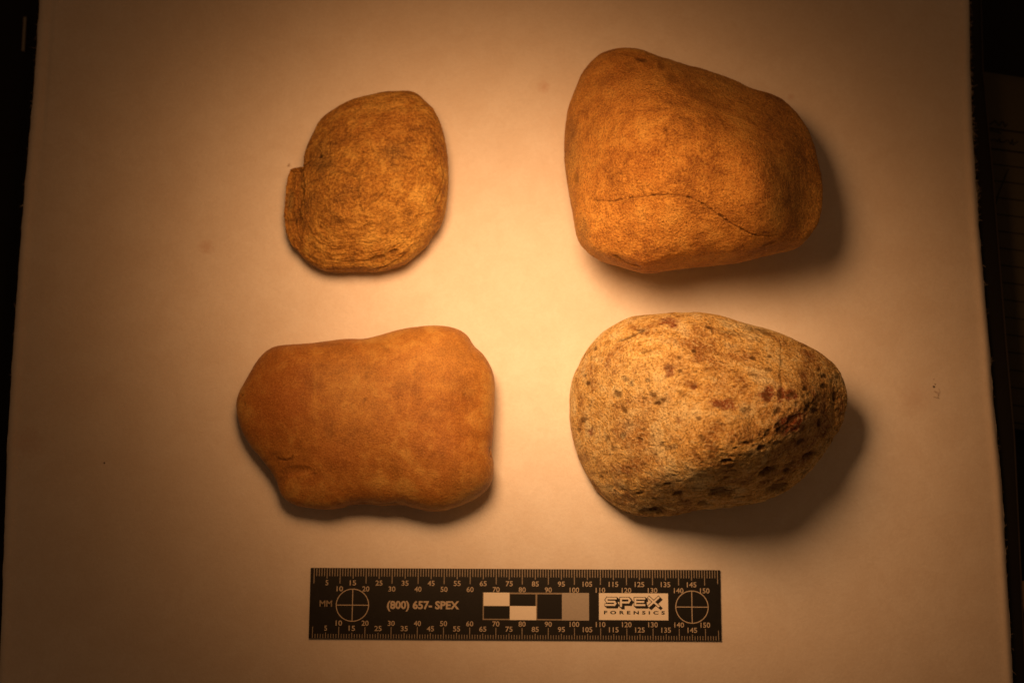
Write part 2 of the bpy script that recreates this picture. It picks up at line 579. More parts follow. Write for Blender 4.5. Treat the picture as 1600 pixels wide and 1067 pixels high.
def sheet():
    ny, nx = 300, 240
    ys = np.linspace(y_bot, y_top, ny + 1)
    T = 0.0038
    verts = []
    for y in ys:
        xl = np.interp(y, La[::-1, 1], La[::-1, 0]); xr = np.interp(y, Ra[::-1, 1], Ra[::-1, 0])
        jit = 0.0004
        p = np.array([[xl, y, 0.0], [xr, y, 0.0]])
        n = fbm(p, 0.006, 4, 0.6, 3)
        xl += n[0] * jit; xr += n[1] * jit
        for i in range(nx + 1):
            f = i / nx
            g = 0.5 - 0.5 * math.cos(math.pi * f)     # denser near the edges
            verts.append((xl + (xr - xl) * g, y, 0.0))
    V = np.array(verts)
    XL = np.interp(V[:, 1], La[::-1, 1], La[::-1, 0]); XR = np.interp(V[:, 1], Ra[::-1, 1], Ra[::-1, 0])
    dl, dr = V[:, 0] - XL, XR - V[:, 0]
    e = np.minimum(dl, dr)
    # rounded border, a slightly raised rolled lip on the right, a shallow crease near the left edge
    z = -0.0016 * np.exp(-np.clip(e, 0, 1) / 0.0009)
    z += 0.0006 * np.exp(-((dr - 0.0022) / 0.0016) ** 2)
    z += 0.0007 * np.exp(-((dl - 0.0022) / 0.0018) ** 2) - 0.0005 * np.exp(-((dl - 0.0056) / 0.0008) ** 2) * np.clip((V[:, 1] - 0.06) / 0.05, 0, 1)
    flatz = np.clip(e / 0.02, 0, 1)
    z += 0.00018 * fbm(V, 0.04, 3, 0.5, 2) - 0.0002 + 0.0005 * fbm(V, 0.05, 2, 0.5, 8) * (1 - flatz)
    V[:, 2] = z
    nt = len(V)
    idx = lambda j, i: j * (nx + 1) + i
    F = [(idx(j, i), idx(j, i + 1), idx(j + 1, i + 1), idx(j + 1, i)) for j in range(ny) for i in range(nx)]
    ring = [idx(0, i) for i in range(nx + 1)] + [idx(j, nx) for j in range(1, ny + 1)] + [idx(ny, i) for i in range(nx - 1, -1, -1)] + [idx(j, 0) for j in range(ny - 1, 0, -1)]
    B = [(V[k][0], V[k][1], -T) for k in ring]
    allv = [tuple(v) for v in V] + B
    n = len(ring)
    for k in range(n):
        F.append((ring[(k + 1) % n], ring[k], nt + k, nt + (k + 1) % n))
    F.append(tuple(nt + k for k in range(n - 1, -1, -1)))
    me = bpy.data.meshes.new("foam_sheet")
    me.from_pydata(allv, [], F)
    me.polygons.foreach_set("use_smooth", [True] * ((ny * nx)) + [False] * (len(F) - ny * nx))
    me.materials.append(M['foam'])
    o = bpy.data.objects.new("foam_sheet", me)
    return link(o)


sh = sheet()
tag(sh, "large off-white foam sheet that the four stones and the scale lie on", "foam sheet")

# loose fibres along the sheet's cut edges
def fibres():
    vs, fs = [], []
    def hair(x, y, z, side):
        n = random.randint(3, 5)
        L = random.uniform(0.0006, 0.0022) * (1.6 if random.random() < .08 else 1)
        a = random.uniform(-1.2, 1.2)
        w = 0.00006
        p = Vector((x, y, z))
        b0 = len(vs)
        for k in range(n + 1):
            d = Vector((side * math.cos(a), math.sin(a), random.uniform(-.1, .35)))
            s = Vector((-d.y, d.x, 0)).normalized() * w * (1 - 0.7 * k / n)
            vs.append(tuple(p - s)); vs.append(tuple(p + s)); vs.append(tuple(p + Vector((0, 0, w))))
            p = p + d * (L / n)
            a += random.uniform(-.6, .6)
        for k in range(n):
            q = b0 + 3 * k
            for i in range(3):
                fs.append((q + i, q + (i + 1) % 3, q + 3 + (i + 1) % 3, q + 3 + i))
    for A, side, cnt in ((La, -1, 180), (Ra, 1, 800)):
        for _ in range(cnt):
            y = random.uniform(y_bot + .002, y_top - .002)
            if y < 0.05 and random.random() < .9: continue
            x = np.interp(y, A[::-1, 1], A[::-1, 0])
            hair(x - side * 0.0004, y, random.uniform(-.0026, -0.0004), side)
    o = mesh_obj("edge_fibres", vs, fs, M['fibre'], sh)
    o["kind"] = "stuff"
fibres()

# black light box under the sheet: its side and upper edge with a painted highlight show on the right
BOXR = [(1531, -60), (1536, 110), (1552, 280), (1559, 375), (1572, 534), (1585, 684), (1595, 894), (1604, 1100), (1609, 1260)]
bz = -0.0042
Rb = [unproj(x, y, bz) for x, y in BOXR]
Lb = [unproj(x + 6, y, bz) for x, y in LEFT]
box = empty("light_box", (0, 0, TZ))
tag(box, "black box under the white foam sheet, its narrow rim showing on the right", "box")
poly = [(p[0], p[1]) for p in Lb][::-1] + [(p[0], p[1]) for p in Rb]
n = len(poly)
vs = [(x, y, 0.0) for x, y in poly] + [(x, y, bz - TZ) for x, y in poly]
fs = [tuple(range(n - 1, -1, -1)), tuple(range(n, 2 * n))] + [(i, (i + 1) % n, n + (i + 1) % n, n + i) for i in range(n)]
bb = mesh_obj("box_body", vs, fs, M['black'], box)
vs, fs = [], []
for i, p in enumerate(Rb):
    z = bz - TZ
    w = 0.00030 + 0.00012 * random.random()
    vs += [(p[0] - w, p[1], z + 0.0001), (p[0] - w, p[1], z + 0.0006), (p[0] + 0.0001, p[1], z + 0.0006), (p[0] + 0.0003, p[1], z + 0.0001)]
for i in range(len(Rb) - 1):
    q = 4 * i
    for k in range(3): fs.append((q + k + 1, q + k, q + 4 + k, q + 5 + k))
mesh_obj("rim_edge", vs, fs, M['edgehi'], box)

# ------------------------------------------------------------------ printed form on the table at the right
PZ = TZ + 0.010
pr = empty("paper_form", (0, 0, PZ))
tag(pr, "printed paper form with ruled rows, lying in the dark right of the box", "paper")
a, b = unproj(1530, 112, PZ), unproj(1700, 137, PZ)
dirx = Vector((b[0] - a[0], b[1] - a[1], 0)).normalized()
diry = Vector((dirx.y, -dirx.x, 0))
A0 = Vector((a[0], a[1], 0)) - dirx * 0.006
def pp(u, v, z=0.0):
    q = A0 + dirx * u + diry * v
    return (q.x, q.y, z)
# slightly curled sheet with thickness
vs, fs = [], []
nu, nv = 12, 30
for k in range(2):
    for j in range(nv + 1):
        for i in range(nu + 1):
            u, v = i / nu * 0.06, j / nv * 0.150
            vs.append(pp(u, v, (0.0004 if k == 0 else 0.0) + 0.0010 * math.sin(u * 40) * math.sin(v * 22) ** 2))
S = (nu + 1) * (nv + 1)
for j in range(nv):
    for i in range(nu):
        q = j * (nu + 1) + i
        fs.append((q, q + nu + 1, q + nu + 2, q + 1))
        fs.append((S + q, S + q + 1, S + q + nu + 2, S + q + nu + 1))
for i in range(nu):
    fs.append((i, i + 1, S + i + 1, S + i)); q = nv * (nu + 1) + i; fs.append((q + 1, q, S + q, S + q + 1))
for j in range(nv):
    q = j * (nu + 1); fs.append((q + nu + 1, q, S + q, S + q + nu + 1)); q += nu; fs.append((q, q + nu + 1, S + q + nu + 1, S + q))
mesh_obj("paper_sheet", vs, fs, M['paper'], pr, True)
def pstroke(pts, w, vs, fs):
    for (u0, v0), (u1, v1) in zip(pts[:-1], pts[1:]):
        L = math.hypot(u1 - u0, v1 - v0) + 1e-9
        nx_, ny_ = -(v1 - v0) / L * w / 2, (u1 - u0) / L * w / 2
        q = len(vs)
        def zz(u, v): return 0.0007 + 0.0010 * math.sin(u * 40) * math.sin(v * 22) ** 2
        for (u, v) in ((u0 + nx_, v0 + ny_), (u1 + nx_, v1 + ny_), (u1 - nx_, v1 - ny_), (u0 - nx_, v0 - ny_)):
            vs.append(pp(u, v, zz(u, v)))
        fs.append((q, q + 1, q + 2, q + 3))
def seg(u0, v0, u1, v1, n=10):
    return [(u0 + (u1 - u0) * k / n, v0 + (v1 - v0) * k / n) for k in range(n + 1)]
vs, fs = [], []
mpp = 1 / 3.62 * MM
rows = [88, 120] + [144 + 26 * k for k in range(17)]
for k, r in enumerate(rows):
    pstroke(seg(0.0075, (r + 2) * mpp, 0.058, (r - 1) * mpp), 0.0006 if k < 2 else 0.00035, vs, fs)
pstroke(seg(0.0075, 88 * mpp, 0.0075, 560 * mpp), 0.0004, vs, fs)
mesh_obj("ruled_lines", vs, fs, M['pline'], pr)
vs, fs = [], []
def scribble(u, v, L, h, seed):
    r = random.Random(seed)
    pts = []; x = 0
    while x < L:
        pts.append((u + x, v + r.uniform(-h, h))); x += r.uniform(.0004, .0010)
    pstroke(pts, 0.0004, vs, fs)
scribble(0.0090, 106 * mpp, 0.016, 0.0016, 3)
scribble(0.0085, 80 * mpp, 0.012, 0.0012, 5)
scribble(0.0120, 94 * mpp, 0.006, 0.0008, 6)
pstroke([(0.022, 150 * mpp), (0.019, 190 * mpp), (0.0165, 250 * mpp), (0.0150, 300 * mpp)], 0.0004, vs, fs)
mesh_obj("handwriting", vs, fs, M['pline'], pr)

# tan card just entering the frame at the lower right
p0 = unproj(1594, 908, TZ + 0.022)
cdv = [(0, 0), (0.03, 0.004), (0.032, -0.024), (0.0022, -0.024), (0.0004, -0.010), (-0.0002, -0.004)]
vs = [(x, y, 0) for x, y in cdv] + [(x, y, 0.0006) for x, y in cdv]
n = len(cdv)
fs = [tuple(range(n)), tuple(range(2 * n - 1, n - 1, -1))] + [((i + 1) % n, i, n + i, n + (i + 1) % n) for i in range(n)]
tc = mesh_obj("card", vs, fs, M['tan'])
tc.location = (p0[0], p0[1], TZ + 0.022)
tag(tc, "tan card whose edge just enters the picture at the lower right", "card")
st = mesh_obj("card_stack", [], [], None) if False else None
# block the card lies on
bk = box_mesh("notebook", p0[0] + 0.004, p0[0] + 0.07, p0[1] - 0.05, p0[1] + 0.0, TZ, TZ + 0.0219, M['black'])
tag(bk, "black notebook lying under the tan card at the lower right", "notebook")

# dull strip left of the sheet
q0, q1 = unproj(39, 27, TZ + 0.001), unproj(36, 80, TZ + 0.001)
d = Vector((q1[0] - q0[0], q1[1] - q0[1], 0))
wv = Vector((-d.y, d.x, 0)).normalized() * 0.0006
vs = []
for zz_ in (0.0, 0.001):
    for s_, p_ in ((1, q0), (-1, q0), (-1, q1), (1, q1)):
        vs.append((p_[0] + wv.x * s_ - q0[0], p_[1] + wv.y * s_ - q0[1], zz_))
fs = [(3, 2, 1, 0), (4, 5, 6, 7), (0, 1, 5, 4), (1, 2, 6, 5), (2, 3, 7, 6), (3, 0, 4, 7)]
ms = mesh_obj("metal_strip", vs, fs, M['metal'])
ms.location = (q0[0], q0[1], TZ)
tag(ms, "thin dull metal strip standing in the dark left of the foam sheet", "strip")

# ------------------------------------------------------------------ stones
def crop(o, s, pts): return [(o[0] + x / s, o[1] + y / s) for x, y in pts]

OUT_TL = crop((420, 120), 3.234, [(690,70),(745,82),(800,130),(845,185),(870,245),(890,320),(902,400),(908,500),(905,590),(893,680),(870,750),(825,805),(800,845),(750,900),(690,945),(620,972),(540,988),(490,985),(400,988),(310,990),(250,970),(190,930),(145,880),(100,820),(83,750),(80,680),(84,600),(92,530),(108,475),(130,452),(150,456),(168,466),(176,438),(178,400),(195,345),(230,270),(262,215),(320,170),(400,125),(480,98),(580,77)])
OUT_TR = crop((850, 50), 2.54, [(320,62),(370,66),(420,82),(480,105),(560,130),(650,152),(740,185),(820,222),(900,245),(960,280),(1010,335),(1045,390),(1070,450),(1090,530),(1105,600),(1106,680),(1092,750),(1060,805),(1010,855),(930,880),(850,897),(760,918),(650,930),(540,942),(440,955),(380,955),(310,935),(250,920),(190,890),(145,840),(125,790),(110,700),(92,600),(80,500),(82,400),(95,310),(120,240),(145,175),(185,120),(230,85),(280,67)])
OUT_BL = crop((340, 480), 3.048, [(300,180),(360,175),(450,170),(540,158),(620,148),(700,146),(770,130),(850,108),(940,92),(1020,86),(1090,92),(1150,110),(1190,140),(1220,185),(1265,225),(1300,280),(1318,340),(1322,430),(1318,520),(1312,620),(1306,680),(1316,740),(1312,810),(1290,860),(1240,905),(1170,940),(1080,968),(1010,970),(950,958),(880,942),(800,944),(720,936),(640,940),(590,955),(520,964),(450,958),(380,945),(330,920),(300,885),(280,830),(250,775),(205,715),(160,660),(120,595),(98,530),(88,465),(100,405),(130,350),(170,280),(210,225),(250,195)])
OUT_BR = crop((860, 460), 2.807, [(590,78),(650,78),(720,88),(800,110),(880,135),(960,155),(1030,178),(1110,215),(1180,255),(1240,305),(1280,360),(1300,430),(1298,500),(1275,570),(1235,640),(1190,710),(1130,780),(1060,840),(980,885),(900,910),(820,925),(740,935),(650,945),(560,962),(480,972),(420,972),(350,958),(280,925),(210,870),(160,800),(125,720),(100,640),(85,560),(83,480),(88,410),(110,340),(150,260),(200,195),(260,145),(330,110),(400,92),(480,83),(540,77)])

# --- upper left: flat, banded, with a stepped notch
s = Stone(OUT_TL, 8.5, [(585, 290, 30), (530, 200, 21), (640, 180, 24), (660, 300, 28), (510, 320, 26), (600, 380, 24), (540, 370, 24), (480, 250, 17), (458, 340, 14)], 0.72, 0.68, 1.3, 1.0, 0.5, -0.5)
s.refresh()
shelf = np.clip((474 + 7.0 * fbm(s.P, .006, 4, .65, 2) - s.px) / 4.0, 0, 1) * np.clip((s.py - 252) / 4, 0, 1) * np.clip((385 - s.py) / 60, 0, 1) * s.face
s.disp(-1.7 * shelf)
s.refresh()
# lamination following the outline
lam = s.rho * 1.0 + 0.05 * fbm(s.P, 0.014, 3, 0.5, 4)
Lc = np.stack([lam * 0.060, 0.006 * s.tht, s.P[:, 2] * 0.5 + s.py * 1e-5], 1)
rid = fbm(Lc, 0.0016, 4, 0.62, 6)
rid2 = fbm(np.stack([s.px * 0.00006, s.py * 0.00022 + 0.00003 * s.px, s.P[:, 2] * .3], 1) + 0.0012 * fbm(s.P, .012, 2, .5, 3)[:, None], 0.0022, 4, 0.6, 9)
edgeamt = np.clip((s.rho - 0.30) * 2.2, 0, 1) * np.clip(((s.py - 240) / 110 + (560 - s.px) / 260), 0.15, 1)
rel = rid * edgeamt * 0.60 + rid2 * 0.55 * (1 - 0.5 * edgeamt) + 0.46 * fbm(s.P * np.array([0.75, 1.25, 1]), 0.0040, 4, 0.62, 8) + 0.45 * fbm(s.P, 0.012, 2, 0.5, 18)
s.disp(rel * (0.3 + 0.7 * s.face))
s.add('dark', np.clip(-rid * 1.0 - 0.16, 0, 1) * edgeamt * 0.45 + np.clip(-rid2 - 0.30, 0, 1) * 0.35)
s.add('light', np.clip(rid * 1.4 - 0.25, 0, 1) * edgeamt * 0.8 + np.clip(rid2 - 0.25, 0, 1) * 0.8)  # pale layers; glints on the ridges are painted in as well
for pts, w, dep in (([(484, 251), (478, 257), (474, 263), (474, 279), (476, 293), (474, 312), (476, 332)], 1.4, .6),
                    ([(476, 289), (489, 282), (503, 280), (513, 274)], 1.3, .45),
                    ([(513, 274), (528, 268), (544, 271), (564, 279)], 1.4, .35),
                    ([(574, 423), (590, 420), (604, 415), (622, 406), (634, 398)], 1.3, .35),
                    ([(565, 250), (560, 300), (566, 330), (590, 310), (602, 296)], 1.3, .3),
                    ([(500, 400), (530, 408), (566, 409), (600, 402)], 1.5, .22),
                    ([(690, 250), (694, 275), (688, 300), (678, 325)], 1.4, .35)):
    g = s.line(pts, w)
    s.disp(-dep * g); s.add('dark', g * min(1, dep + .15))
for x, y, rx, ry, an, dk, dep in ((500, 244, 3, 2.6, 0, .9, .8), (462, 346, 1.6, 4, 0, .7, .4), (614, 394, 8, 2.6, 18, .6, .9), (592, 403, 18, 4, 14, .3, .5), (505, 262, 12, 7, 30, .25, .2), (583, 308, 9, 4, 30, .25, .2)):
    g = s.spot(x, y, rx, ry, an)
    s.disp(-dep * g); s.add('dark', g * dk)
s.add('grey', s.spot(453, 314, 5, 15, 0, .5) * .7 + s.spot(505, 250, 14, 22, 0, .6) * .35 + s.spot(612, 240, 20, 14, 0, .8) * .3)
s.add('red', s.spot(465, 300, 5, 30, 0, .5) * .6 + s.spot(600, 190, 60, 30, 0, .9) * .4)
s.add('light', s.spot(600, 350, 50, 22, 10, 1.0) * .25 + s.line([(690, 300), (682, 316), (672, 328)], 2.5) * .6)
o_tl = s.build("stone", M['tl'])
tag(o_tl, "small flat brown stone with fine banding and a notch in its left edge", "stone")

# --- upper right: big block-like cobble with a long crack
s = Stone(OUT_TR, 27, [(1050, 250, 70), (1150, 280, 72), (1000, 160, 61), (960, 250, 62), (950, 350, 54), (1100, 350, 67), (1195, 330, 74), (1200, 290, 74), (1100, 205, 68), (1185, 245, 72), (1216, 290, 69), (1238, 290, 60), (1242, 350, 59), (1226, 225, 56), (1258, 295, 50), (1258, 350, 49), (960, 100, 46), (1150, 385, 60), (1110, 145, 48), (1180, 180, 50), (910, 250, 48), (1272, 300, 46), (1216, 380, 62)], 0.80, 0.62, 1.4, 2.0, 3, -16)
s.refresh()
rel = 0.55 * fbm(s.P, 0.016, 3, 0.5, 3) + 0.20 * fbm(s.P, 0.003, 4, 0.65, 8)
low = np.clip((s.py - 350) / 60, 0, 1)
rel = rel + 0.30 * low * fbm(s.P * np.array([0.6, 1.5, 1]), 0.0042, 4, 0.6, 4)
s.disp(rel)
crack = crop((850, 50), 2.54, [(180,662),(205,668),(245,672),(300,665),(340,661),(385,655),(450,645),(515,645),(560,655),(590,662),(640,690),(690,725),(720,748),(750,765),(800,795),(850,808),(920,805)])
g = s.line(crack, 1.0, 1.8, 3, True); s.disp(-0.75 * g); s.add('dark', g * .9 * np.clip(0.75 + 1.2 * fbm(s.P, .005, 3, .6, 33), 0, 1.1))
g = s.line([(x, y + 2.0) for x, y in crack], 1.0, 1.8, 3, True); s.add('light', g * .35); s.disp(0.12 * g)  # raised lip below the crack, its lit edge painted pale
for x, y, rx, ry in ((1076, 309, 3, 1.6), (1097, 319, 3, 2), (1112, 327, 3, 1.6), (1128, 338, 4, 2), (1136, 344, 3, 1.6), (1020, 305, 3, 1.4), (985, 309, 2.5, 1.3), (1160, 360, 3, 1.6)):
    g = s.spot(x, y, rx, ry, -25, .4, .7); s.disp(-.5 * g); s.add('dark', g * .7)
for pts, w, dep in (([(1003, 288), (1004, 298), (1007, 306)], 1.0, .4), ([(958, 399), (971, 407), (986, 413), (1001, 417)], 1.5, .5),
                    ([(1004, 318), (1006, 332), (1012, 348)], 1.2, .25), ([(1040, 196), (1043, 216), (1040, 230)], 1.1, .35),
                    ([(1198, 240), (1203, 262), (1205, 285)], 1.3, .15), 
                    ([(1190, 384), (1200, 380), (1212, 377)], 1.2, .3)):
    g = s.line(pts, w); s.disp(-dep * g); s.add('dark', g * min(.8, dep + .15))
for x, y, rx, ry, an, dk, dep in ((899, 280, 3.5, 7, 0, .55, .5), (1003, 93, 8, 2.6, -12, .8, .5), (1034, 104, 6, 3.5, -30, .5, .3), (984, 106, 9, 6, 0, .25, 0), (941, 129, 18, 9, 20, .22, 0),
                                  (1050, 122, 9, 6, -40, .35, .3), (1106, 276, 20, 7, -8, .2, 0), (962, 272, 8, 7, 0, .2, 0), (1095, 150, 30, 8, -35, .2, 0), (930, 205, 8, 14, 0, .12, 0), (1165, 240, 12, 30, 20, .12, 0)):
    g = s.spot(x, y, rx, ry, an, .7); s.disp(-dep * g); s.add('dark', g * dk)
s.add('grey', s.spot(912, 355, 7, 16, 10, .7) * .6 + s.spot(893, 240, 12, 40, 0, .8) * .45 + s.spot(1240, 300, 40, 90, 0, .9) * .35 + s.spot(1130, 130, 120, 20, -28, .9) * .3)  # grey over the right end partly paints its shade into the colour
s.add('red', s.spot(970, 130, 70, 40, 0, .9) * .35 + s.spot(1190, 250, 18, 60, 0, .9) * .5 + s.spot(1000, 410, 60, 10, 0, .8) * .6)
s.add('light', s.spot(905, 330, 16, 60, 0, 1) * .25 + s.line([(1198, 262), (1206, 285)], 1.6) * .5)
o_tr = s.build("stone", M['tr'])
tag(o_tr, "large blocky orange-brown stone with one long crack, upper right above the speckled stone", "stone")

# --- lower left: smooth waisted slab
s = Stone(OUT_BL, 8, [(570, 650, 31), (440, 610, 26), (690, 580, 31), (700, 700, 31), (500, 740, 24), (620, 740, 27), (640, 640, 32), (560, 570, 29), (740, 640, 29), (410, 660, 22)], 0.68, 0.68, 1.2, 3.0, 1.0, -2.0)
s.refresh()
s.disp(0.45 * fbm(s.P, 0.020, 3, 0.5, 3) + 0.045 * fbm(s.P, 0.003, 3, 0.6, 8))
for pts, w, dep in ((crop((360, 500), 3.336, [(240, 722), (265, 730), (295, 732), (318, 722), (326, 700)]), 1.8, .5),
                    (crop((560, 500), 3.333, [(690, 660), (688, 685), (698, 720)]), 2.4, .6),
                    (crop((360, 500), 3.336, [(470, 200), (440, 225), (425, 250), (420, 280)]), 1.1, .2),
                    ([(381, 628), (382, 634)], 1.6, .5), ([(545, 790), (565, 787), (600, 789), (625, 787)], 2.0, .7)):  # last stroke: undercut groove, its shade painted dark
    g = s.line(pts, w); s.disp(-dep * g); s.add('dark', g * min(.85, dep))
vl = crop((560, 500), 3.333, [(300, 180), (293, 260), (270, 350), (255, 480), (250, 600), (230, 720), (205, 900)])
g = s.line(vl, 1.0, 0.8); s.add('light', g * .25); s.disp(0.03 * g)
g = s.line([(489, 560), (494, 590), (492, 620), (496, 665)], 5, 5.0, 4); s.add('light', g * .30)
for x, y, rx, ry, an, dk, dep in ((648, 582, 1.4, 7, -8, .32, .08), (650, 556, 1.2, 3, 0, .3, .05), (570, 624, 2.6, 2.6, 0, .6, .3), (572, 588, 3, 5, 0, .3, .1), (550, 629, 1.5, 1.5, 0, .4, .1), (462, 735, 18, 6, 5, .25, .8),
                                  (600, 543, 10, 3, -40, .25, .1), (726, 616, 3, 2, 30, .4, .1), (430, 708, 10, 4, 0, .3, 0), (688, 783, 14, 6, 0, .22, 0), (512, 675, 8, 9, 0, .15, 0), (378, 617, 1.5, 1.5, 0, .6, .3), (492, 740, 3, 2, 0, .4, .1), (455, 768, 8, 5, 0, .15, 0)):
    g = s.spot(x, y, rx, ry, an, .5); s.disp(-dep * g); s.add('dark', g * dk)
s.add('red', s.spot(440, 615, 50, 62, 0, .5, .6) * .7 + s.spot(528, 712, 46, 26, 0, .6, .8) * .4 + s.spot(690, 680, 60, 40, 20, .8, .8) * .35 + s.spot(560, 775, 60, 14, 0, .7, .8) * .4 + s.spot(420, 660, 40, 40, 0, .7) * .25)
s.add('light', s.spot(692, 603, 14, 8, 0, .9, .7) * .35 + s.spot(734, 611, 8, 6, 0, .9, .7) * .35 + s.spot(677, 645, 12, 6, 0, .9, .7) * .3 + s.spot(545, 620, 36, 50, 0, .9, .6) * .22 + s.spot(680, 555, 80, 34, 0, .9, .6) * .35 + s.spot(620, 683, 2.2, 2.2) * .8)
s.add('grey', s.spot(550, 600, 50, 40, 0, .9, .6) * .22 + s.spot(745, 770, 25, 30, -30, .9) * .3)
o_bl = s.build("stone", M['bl'])
tag(o_bl, "smooth tan slab-shaped stone with a slight waist, lower left above the scale", "stone")

# --- lower right: egg-shaped, pale, full of dark flecks
s = Stone(OUT_BR, 15, [(1080, 610, 61), (980, 600, 51), (960, 700, 42), (1040, 700, 55), (1180, 600, 62), (1180, 665, 66), (1100, 540, 54), (1260, 600, 58), (1085, 765, 60), (1030, 752, 53), (1190, 728, 68), (1265, 660, 62), (985, 775, 34), (930, 650, 36), (1210, 555, 54), (1138, 752, 66), (1130, 790, 38), (1205, 768, 38), (1255, 724, 40), (1060, 797, 30), (1308, 665, 36)], 0.84, 0.68, 1.2, 4.0, 11, 4)
s.refresh()
foot = np.clip((s.px * 0.45 + s.py - 1130) / 60, 0, 1)
s.disp(0.5 * fbm(s.P, 0.015, 3, 0.5, 3) + (0.24 + 0.34 * foot) * fbm(s.P * np.array([0.8, 1.25, 1.1]), 0.0034, 4, 0.68, 8))
# sharp-edged little pits
pn = fbm(s.P * np.array([0.75, 1.3, 1]), 0.0026, 3, 0.6, 15)
pm = np.clip((pn - 0.30) * 6, 0, 1) * (0.35 + 0.65 * np.clip((s.px * .5 + s.py - 1180) / 120, 0, 1))
s.disp(-0.40 * pm * s.face); s.add('dark', pm * 0.45)
pn2 = fbm(s.P * np.array([0.8, 1.4, 1]), 0.0048, 4, 0.7, 25)
s.add('dark', np.clip((pn2 - 0.34) * 5, 0, 1) * .55)
g = s.line([(962, 535), (972, 529), (985, 525), (993, 521), (1003, 515)], 1.8, 2); s.disp(-.8 * g); s.add('dark', g * .8)
g = s.line([(1217, 528), (1221, 540), (1219, 556), (1221, 565), (1219, 580), (1219, 592), (1222, 606)], 1.0, 1.5); s.disp(-.5 * g); s.add('dark', g * .8)
g = s.line([(1168, 584), (1176, 585), (1187, 587)], 2.0, 2); s.disp(-.5 * g); s.add('dark', g * .7)
g = s.line([(953, 672), (962, 680)], 1.5, 2); s.disp(-.3 * g); s.add('dark', g * .6)
D_ = 'dark'; R_ = 'red'; G_ = 'grey'
